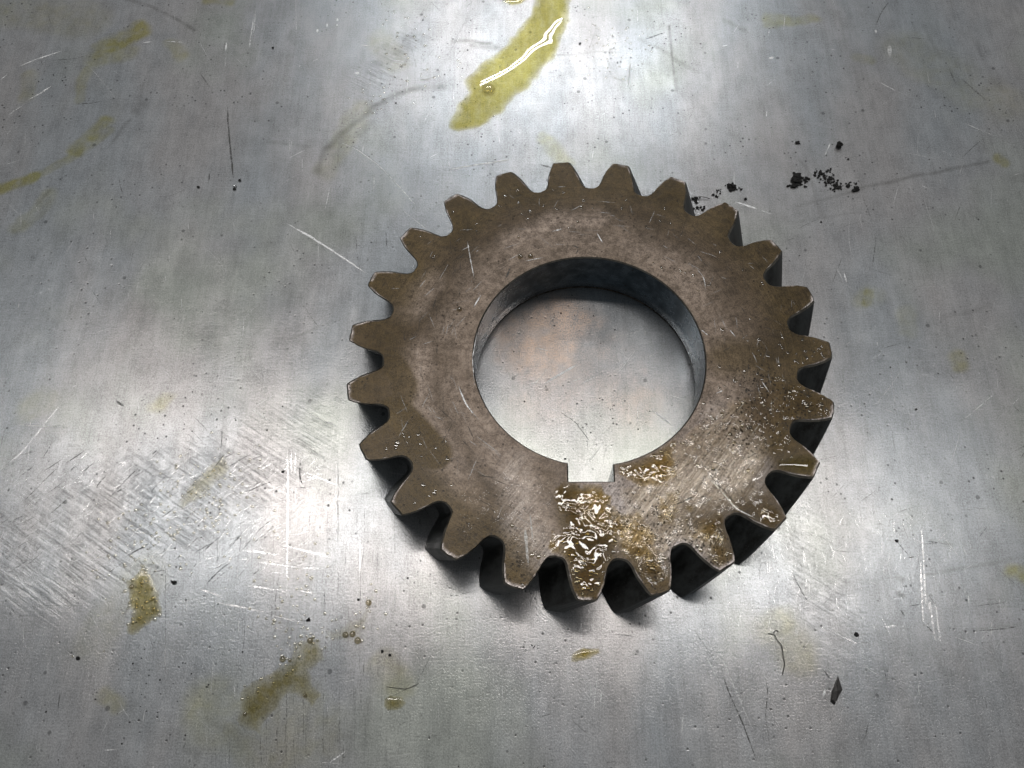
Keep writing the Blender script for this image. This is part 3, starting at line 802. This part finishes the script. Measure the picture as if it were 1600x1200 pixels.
film('oil_smear', 'thin grey-brown oil smear with three bubbles below the lowest left teeth', [(590, 925), (580, 955), (572, 985), (560, 1000), (520, 1005), (500, 990), (540, 975), (565, 960), (578, 930)], M_SMEAR, h=.12, soft=5, rag=1.5, tmax=.6)
film('oil_drop', 'small oval oil drop under a curved scratch at the bottom', [(598, 1092), (610, 1086), (630, 1088), (636, 1098), (625, 1108), (605, 1111), (597, 1103)], M_OILDARK, h=.4, soft=1.8, rag=.5, pool=600)
film('oil_drop', 'flat brown oil drop just below the bottom teeth of the gear', [(892, 1022), (910, 1013), (938, 1014), (940, 1024), (925, 1034), (900, 1038), (889, 1034)], M_OILDARK, h=.4, soft=1.5, rag=.8, pool=600)
film('oil_smear', 'dark olive oil smear slanting to the left of the lower left teeth', [(275, 785), (300, 760), (320, 735), (345, 715), (362, 722), (350, 745), (330, 765), (305, 790), (285, 795)], M_SMEAR, h=.12, soft=5, rag=1.8, tmax=1)
film('oil_smear', 'faint thin oil patch near the bottom centre of the sheet', [(420, 1165), (385, 1175), (350, 1150), (345, 1120), (380, 1130)], M_SMEAR, h=.05, soft=6, rag=2.0, tmax=.35)

def on_face(margin=.5):
    def fn(x, y):
        r = np.hypot(x, y); a = np.degrees(np.arctan2(y, x))
        rel = np.abs((PHI - a + PITCH / 2) % PITCH - PITCH / 2)
        rout = np.interp(rel, pa, pr_)
        ain = np.interp(r, pr_[::-1], pa[::-1])            # half angle of the tooth at this radius
        dside = np.where(r > 51.3, np.minimum((ain - rel) * np.pi / 180 * r, 60 - r), np.minimum(rout - r, 9))
        din = r - RB
        key = np.where((x > KX0 - 1.5) & (x < KX1 + 1.5), np.where(y < 0, np.maximum(KY - y, np.maximum(KX0 - x, x - KX1)), 9), 9)
        din = np.where(key < 9, np.minimum(din, key), din)
        return np.minimum(dside, din) - margin
    return fn
OF = on_face(.55)
film('oil_puddle', 'wet glistening oil pool on the gear face running down from the keyway onto the tooth', [(872, 748), (930, 752), (955, 765), (958, 790), (975, 830), (960, 870), (945, 900), (940, 950), (890, 950), (888, 900), (862, 860), (882, 810), (866, 780)], M_OILGEAR, z0=H, h=.40, soft=2.6, rag=4.0, clip=OF, res=.25, seed=1, pool=900)
film('oil_puddle', 'golden oil pool on the gear face beside the right corner of the keyway', [(965, 728), (1000, 712), (1035, 688), (1060, 690), (1052, 715), (1060, 745), (1040, 762), (1000, 758), (975, 748), (962, 742)], M_OILGEAR, z0=H, h=.28, soft=2.6, rag=1.5, clip=OF, res=.25, seed=2, pool=900)
film('oil_puddle', 'dark oil pool on the tip of a right-hand tooth with one bright streak', [(1212, 722), (1235, 712), (1262, 708), (1290, 728), (1278, 750), (1240, 745), (1215, 735)], M_OIL, z0=H, h=.55, soft=2.4, rag=.6, clip=OF, res=.22, seed=3, pool=900)
film('oil_puddle', 'round oil pool on the tip of the lower right tooth', [(1185, 795), (1200, 785), (1225, 800), (1222, 822), (1200, 825), (1182, 812)], M_OILGEAR, z0=H, h=.35, soft=2, rag=1.2, clip=OF, res=.25, seed=4, pool=900)
for lab, pl, sd in [('ragged wet oil patch on the gear face just right of the keyway pool', [(960, 800), (990, 790), (1010, 820), (1030, 850), (1035, 900), (1000, 915), (985, 870), (960, 850)], 11),
                    ('ragged wet oil patch at the root of the lower right teeth, above the black gap', [(1085, 800), (1110, 795), (1140, 805), (1135, 830), (1145, 880), (1115, 890), (1095, 850), (1075, 825)], 12),
                    ('small ragged wet oil patch in the middle of the lower right gear face', [(1020, 765), (1060, 770), (1070, 800), (1045, 815), (1025, 800)], 13)]:
    film('oil_puddle', lab, pl, M_OILPATCH, z0=H, h=.2, soft=3, rag=4, clip=OF, res=.25, seed=sd, tmax=.8)
film('oil_film', 'speckled wet oil film over the lower right of the gear face', [(975, 770), (1050, 690), (1120, 640), (1200, 590), (1270, 600), (1310, 640), (1290, 690), (1205, 712), (1190, 770), (1215, 840), (1150, 900), (1040, 945), (960, 900)], M_OILSPECK, z0=H, h=.06, soft=3, rag=3, clip=OF, res=.35, seed=5)
film('oil_film', 'thin wet sheen on the gear face left of the keyway and lower left teeth', [(700, 760), (800, 700), (880, 740), (880, 860), (820, 930), (780, 900), (690, 880)], M_OILSPECK, z0=H, h=.04, soft=5, rag=3, clip=OF, res=.4, seed=6, tmax=.16)

# ------------------------------------------------------------------ droplets and bubbles
def dome(cx, cy, z, r, h, n=12, rings=4, sq=1.0, rot=0.0):
    V = []; 
    for i in range(rings + 1):
        ph = i / rings * math.pi / 2
        for j in range(n):
            a = 2 * math.pi * j / n
            lx = r * math.cos(ph) * math.cos(a); ly = r * sq * math.cos(ph) * math.sin(a)
            V.append((cx + lx * math.cos(rot) - ly * math.sin(rot), cy + lx * math.sin(rot) + ly * math.cos(rot), z + h * math.sin(ph)))
    F = [(i * n + j, i * n + (j + 1) % n, (i + 1) * n + (j + 1) % n, (i + 1) * n + j) for i in range(rings - 1) for j in range(n)]
    top_ = len(V) - n
    F += [((rings - 1) * n + j, (rings - 1) * n + (j + 1) % n, top_) for j in range(n)]
    return V[:top_ + 1], F

def drops(name, label, spots, z0, mat, cat='oil', hh=.13, dep=.8):
    VV = []; FF = []; off = 0
    for x, y, r in spots:
        r *= 1.35; V, F = dome(x, y, z0 + .03, r, r * hh, sq=rng.uniform(.7, 1), rot=rng.uniform(0, 3))
        VV += V; FF += [tuple(i + off for i in q) for q in F]; off += len(V)
    o = mesh_obj(name, VV, FF, mat, None, dict(depth=np.full(len(VV), dep)), smooth=True)
    tag(o, label, cat, kind='stuff')
    return o

def zsheet(x, y):
    x = np.array([x]); y = np.array([y])
    return float(((.5 * (fbm(x, y, 60, 50, 2) - .5) + .05 * (fbm(x, y, 11, 53, 2) - .5)) * sstep(52, 80, np.hypot(x, y)))[0])

def bubble(px, py, rpx, label, z0=0.0, group='oil bubbles on the sheet', dep=.9, mat=None):
    x, y = at(px, py, z0)
    r = rpx * .15
    V, F = dome(0, 0, .02, r, r * (.7 if rpx < 10 else .3), 28, 8)
    dep = dep if rpx < 10 else .35
    o = mesh_obj('oil_bubble', V, F, mat or M_DROP, None, dict(depth=np.full(len(V), dep)), smooth=True)
    zz = zsheet(x, y) if z0 == 0 else z0
    o.location = (x * MM, y * MM, (zz + (.15 if rpx < 10 else .55)) * MM)
    tag(o, label, 'bubble', group)
for px, py, r, lab in [(576, 942, 5, 'round oil bubble at the tip of the thin smear, nearest the gear'), (540, 992, 5, 'leftmost of the three bubbles in the thin smear'),
                       (551, 991, 5, 'middle one of the three bubbles in the thin smear'), (559, 1001, 5.5, 'lowest and darkest of the three bubbles in the thin smear'),
                       (442, 1030, 5, 'ring-like oil bubble on the upper edge of the long olive smear'), (485, 1001, 5, 'oil bubble at the top right corner of the long olive smear'),
                       (453, 1032, 3, 'small oil bubble beside the ring-like one in the long olive smear'), (763, 140, 14, 'large oil bubble in the yellow puddle at the top'),
                       (383, 1116, 3.2, 'small dark bubble at the lower end of the long olive smear'), (477, 1087, 3.2, 'small bubble on the right branch of the long olive smear'),
                       (206, 917, 4, 'dark bubble on the left rim of the pointed brown oil patch')]:
    bubble(px, py, r, lab)
for px, py, lab in [(813, 401, 'left one of two dark oil beads above the bore on the gear face'), (829, 400, 'right one of two dark oil beads above the bore on the gear face'),
                    (718, 483, 'dark oil bead on the gear face left of the bore')]:
    bubble(px, py, 4.6, lab, z0=H, group='dark oil beads on the gear face', dep=1.0)

sp = []
def scatter(n, pts, rad, rlo, rhi, z=0.0):
    P = ats(pts, z); out = []
    for i in range(n):
        j = rng.randint(len(P) - 1) if len(P) > 1 else 0
        t = rng.rand()
        q = P[j] * (1 - t) + P[min(j + 1, len(P) - 1)] * t + rng.normal(0, rad, 2)
        out.append((q[0], q[1], rng.uniform(rlo, rhi)))
    return out
def sheet_drops(name, label, spots, mat=M_CLEAR, hh=.17):
    VV = []; FF = []; off = 0
    for x, y, r in spots:
        r *= 1.3; V, F = dome(x, y, zsheet(x, y) + .05, r, r * hh, 8, 3, sq=rng.uniform(.7, 1), rot=rng.uniform(0, 3))
        VV += V; FF += [tuple(i + off for i in q) for q in F]; off += len(V)
    o = mesh_obj(name, VV, FF, mat, None, dict(depth=np.full(len(VV), .75)), smooth=True)
    tag(o, label, 'droplets', kind='stuff')
sheet_drops('oil_droplets', 'tiny oil droplets in and around the pointed brown oil patch', scatter(46, [(222, 890), (205, 925), (215, 975), (235, 950), (225, 900)], 1.6, .25, .5))
sheet_drops('oil_droplets', 'tiny oil droplets along the long olive smear and its thin neighbour', scatter(50, [(585, 930), (560, 990), (490, 1005), (440, 1035), (390, 1110)], 2.2, .2, .42))
sheet_drops('oil_droplets', 'tiny oil droplets strung in diagonal rows over the bright area at the left', scatter(230, [(180, 880), (250, 820), (330, 780), (360, 740)], 6.5, .15, .4))
sheet_drops('oil_droplets', 'tiny oil droplets in rows below the bright area near the lower left teeth', scatter(70, [(380, 880), (500, 890), (430, 970), (500, 985)], 3.5, .15, .36))
sheet_drops('oil_droplets', 'tiny oil droplets over the rough area left of the yellow puddle', scatter(70, [(610, 30), (650, 60), (600, 100), (700, 120), (575, 170), (590, 160)], 4, .15, .45))
sheet_drops('oil_droplets', 'tiny oil droplets on the bright sheet to the right of the yellow puddle', scatter(80, [(890, 30), (980, 60), (930, 110), (1000, 30)], 7, .12, .35))

fs = []
ofn = on_face(1.0)
def face_spots(n, pts, rad, rlo, rhi):
    s = scatter(n * 2, pts, rad, rlo, rhi, H)
    a = np.array(s); k = ofn(a[:, 0], a[:, 1]) > 0
    return [tuple(q) for q in a[k][:n]]
fs = face_spots(85, [(980, 745), (1050, 700), (1110, 670), (1180, 600), (1230, 560)], 7, .14, .45)
fs += face_spots(26, [(1240, 560), (1285, 545), (1250, 640), (1300, 630)], 3, .2, .4)
fs += face_spots(22, [(780, 285), (820, 340), (880, 310), (720, 320), (650, 380)], 5, .2, .4)
fs += face_spots(22, [(1010, 350), (1080, 400), (1200, 470), (1130, 480)], 6, .2, .4)
fs += face_spots(22, [(625, 690), (660, 700), (570, 700), (640, 760), (690, 750)], 3.5, .2, .45)
fs += face_spots(120, [(880, 870), (920, 930), (1010, 920), (1130, 880)], 5, .2, .5)
drops('oil_droplets', 'tiny oil droplets scattered over the brown gear face', fs, H, M_DROP, 'droplets')

# ------------------------------------------------------------------ dirt, chips, fibres
def lump(cx, cy, z, r, seed, flat=.7, sub=1):
    """irregular stone-like crumb"""
    rs = np.random.RandomState(seed)
    import bmesh
    bm = bmesh.new()
    bmesh.ops.create_icosphere(bm, subdivisions=sub, radius=1)
    d1, d2 = rs.randn(3), rs.randn(3)
    V = []
    for v in bm.verts:
        k = 1 + .22 * rs.randn() + .25 * math.sin(d1 @ np.array(v.co) * 2)
        k = max(.5, min(1.5, k))
        V.append((cx + v.co.x * r * k, cy + v.co.y * r * k * .9, max(z, z + r * flat + v.co.z * r * k * flat)))
    F = [tuple(v.index for v in f.verts) for f in bm.faces]
    bm.free()
    return V, F
def lumps(name, label, spots, mat, cat='dirt', group=None, kind=None, sub=1, flat=.7, parent=None):
    cx = np.mean([s[0] for s in spots]); cy = np.mean([s[1] for s in spots])
    VV = []; FF = []; off = 0
    for i, (x, y, r) in enumerate(spots):
        V, F = lump(x - cx, y - cy, 0, r, rng.randint(1 << 30), flat, sub)
        VV += V; FF += [tuple(j + off for j in q) for q in F]; off += len(V)
    o = mesh_obj(name, VV, FF, mat)
    o.location = (cx * MM, cy * MM, (zsheet(cx, cy) + .02) * MM)
    tag(o, label, cat, group, kind)
    return o
def pxs(l): return [(*at(x, y), r * .87) for x, y, r in l]
def clump(l, n, rad, rlo, rhi):
    s = pxs(l)
    for i in range(n):
        b = s[rng.randint(len(l))]
        a = rng.uniform(0, 6.28); d = b[2] + abs(rng.normal(0, rad))
        s.append((b[0] + d * math.cos(a), b[1] + d * math.sin(a), rng.uniform(rlo, rhi)))
    return s
GD = 'black dirt clumps right of the gear top'
lumps('dirt_crumb', 'single black crumb standing alone at the upper right, above the dirt clumps', pxs([(1311, 230, 1.15)]), M_DIRT, group=GD, sub=2, flat=.95)
lumps('dirt_clump', 'largest black dirt clump, upright, left of the loose scatter', clump([(1243, 276, 1.2), (1245, 283, 1.3), (1242, 291, 1.0), (1240, 280, 1.0), (1248, 278, .8)], 14, .3, .25, .5), M_DIRT, group=GD, sub=2, flat=.45)
lumps('dirt_clump', 'ragged black dirt clump nearest the gear teeth', clump([(1143, 292, 1.15), (1139, 291, .8), (1147, 295, .75), (1141, 297, .7)], 14, .4, .2, .4), M_DIRT, group=GD, sub=2, flat=.45)
lumps('dirt_crumb', 'black crumb at the right end of the loose dirt scatter', pxs([(1337, 296, 1.0), (1335, 298, .7), (1340, 297, .6)]), M_DIRT, group=GD, sub=2, flat=.6)
lumps('dirt_crumb', 'small black crumb at the lower left of the largest clump', pxs([(1231, 291, .55), (1234, 290, .4)]), M_DIRT, group=GD, flat=.6)
lumps('dirt_crumb', 'small black crumb between the ragged clump and the gear tooth below it', pxs([(1165, 311, .52)]), M_DIRT, group=GD)
lumps('dirt_crumb', 'small black crumb directly right of the ragged clump', pxs([(1158, 296, .48), (1155, 294, .3)]), M_DIRT, group=GD)
s = []
for cx_, cy_, sx, sy, n in [(1283, 272, 8, 4, 34), (1296, 282, 8, 6, 40), (1303, 291, 9, 4, 30), (1327, 288, 6, 4, 10), (1257, 284, 5, 5, 14), (1121, 302, 4, 4, 12), (1088, 315, 4, 4, 12), (1093, 326, 5, 2, 10), (1245, 224, 3, 3, 6)]:
    for i in range(n): s.append((*at(rng.normal(cx_, sx * .8), rng.normal(cy_, sy * .8)), abs(rng.normal(.22, .12)) + .08))
lumps('dirt_scatter', 'fine black grit scattered among the dirt clumps right of the gear top', s, M_DIRT, kind='stuff', flat=.5)
s = []
for i in range(260): s.append((*at(rng.uniform(0, 1600), rng.uniform(0, 1200)), abs(rng.normal(.04, .05)) + .06))
for cx_, cy_, n, sd in [(80, 110, 14, 20), (940, 640, 40, 60), (900, 500, 20, 40), (250, 1080, 30, 70), (240, 1040, 30, 60), (830, 1010, 14, 8), (640, 150, 25, 60), (700, 70, 50, 60), (1000, 110, 40, 60), (350, 660, 25, 60)]:
    for i in range(n): s.append((*at(rng.normal(cx_, sd), rng.normal(cy_, sd * .6)), abs(rng.normal(.08, .06)) + .06))
s = [q for q in s if not (28 < math.hypot(q[0], q[1]) < 62)]
lumps('grit_specks', 'tiny dark grit specks scattered over the whole metal sheet', s, M_DIRT, kind='stuff', flat=.4)
GS = 'round black specks on the sheet'
for px_, py_, r, lab in [(272, 910, .68, 'black speck right of the pointed brown oil patch'), (482, 969, .6, 'black speck left of the thin smear below the lower left teeth'),
                       (122, 1028, .55, 'black speck at the far lower left of the sheet'), (560, 937, .42, 'small black speck just left of the thin smear tip'),
                       (598, 1018, .48, 'left of two black specks right of the thin smear'), (609, 1024, .42, 'right of two black specks right of the thin smear'),
                       (1338, 992, .7, 'dark chip above the long black flake at the lower right'), (1401, 845, .5, 'black speck at the start of a dark line in the right bright area'),
                       (906, 68, .55, 'dark ring-like speck right of the yellow puddle'), (1431, 640, .4, 'lone small speck right of the gear'),
                       (1283, 347, .38, 'small speck below the loose dirt scatter'), (442, 737, .5, 'dark speck in the bright band left of the gear'),
                       (1325, 249, .36, 'faint grey speck below the single crumb'), (367, 296, .55, 'dark pit at the foot of the long vertical scratch'),
                       (310, 293, .5, 'dark grain left of the foot of the long vertical scratch'), (375, 282, .55, 'dark grain right of the foot of the long vertical scratch'),
                       (427, 76, .5, 'lone dark grain at the upper left')]:
    lumps('dark_speck', lab, pxs([(px_, py_, r)]), M_DIRT, 'speck', GS, flat=.45)
lumps('metal_burr', 'bright metal burr at the foot of the long vertical scratch', pxs([(366, 291, .5), (369, 292, .35)]), M_BURR, 'burr', flat=.6)

# long dark flake, lower right
P = ats([(1309, 1056), (1312, 1067), (1316, 1078), (1309, 1090), (1303, 1102), (1297, 1096), (1299, 1082), (1304, 1068)])
c = P.mean(0); n = len(P)
V = [(p_[0] - c[0], p_[1] - c[1], .05) for p_ in P] + [((p_[0] - c[0]) * .8, (p_[1] - c[1]) * .85, .75 + .5 * rng.rand()) for p_ in P] + [(0, 0, 1.1)]
F = [(i, (i + 1) % n, n + (i + 1) % n, n + i) for i in range(n)] + [(n + i, n + (i + 1) % n, 2 * n) for i in range(n)]
fl = mesh_obj('dark_flake', V, F, M_CHIP)
fl.location = (c[0] * MM, c[1] * MM, zsheet(*c) * MM)
tag(fl, 'long black flake lying on the sheet at the lower right', 'flake')

def fibre(pts, r, name, label, mat=M_FIBRE, cat='fibre', group=None, z0=.2, arch=.5):
    P = ats(pts); n = max(8, len(P) * 5)
    s = np.linspace(0, 1, len(P)); u = np.linspace(0, 1, n)
    # smooth through the points
    Q = np.stack([np.interp(u, s, P[:, i]) for i in range(2)], 1)
    for _ in range(3): Q[1:-1] = (Q[:-2] + 2 * Q[1:-1] + Q[2:]) / 4
    zz = np.array([zsheet(*q) for q in Q]) + z0 + arch * np.sin(u * math.pi)
    T = np.gradient(Q, axis=0); T /= np.hypot(T[:, 0], T[:, 1])[:, None]
    V = []
    for i in range(n):
        for j in range(6):
            a = j * math.pi / 3
            V.append((Q[i, 0] - T[i, 1] * math.cos(a) * r, Q[i, 1] + T[i, 0] * math.cos(a) * r, zz[i] + math.sin(a) * r))
    F = [(i * 6 + j, i * 6 + (j + 1) % 6, (i + 1) * 6 + (j + 1) % 6, (i + 1) * 6 + j) for i in range(n - 1) for j in range(6)]
    o = mesh_obj(name, V, F, mat, smooth=True)
    tag(o, label, cat, group)
fibre([(1090, 308), (1098, 310), (1109, 311)], .1, 'fibre', 'short dark fibre beside the gear tooth at the upper right')
fibre([(1200, 990), (1210, 992), (1213, 1000), (1221, 1008), (1223, 1025), (1226, 1038), (1222, 1055)], .085, 'fibre', 'curly dark fibre below the bottom right of the gear', arch=.2)
fibre([(1208, 990), (1212, 984), (1216, 988)], .09, 'fibre', 'tiny hooked fibre at the head of the curly dark fibre', arch=.1)
fibre([(604, 1073), (618, 1075), (635, 1077), (647, 1072), (654, 1068)], .055, 'fibre', 'thin curved fibre above the small oval oil drop', arch=.1)
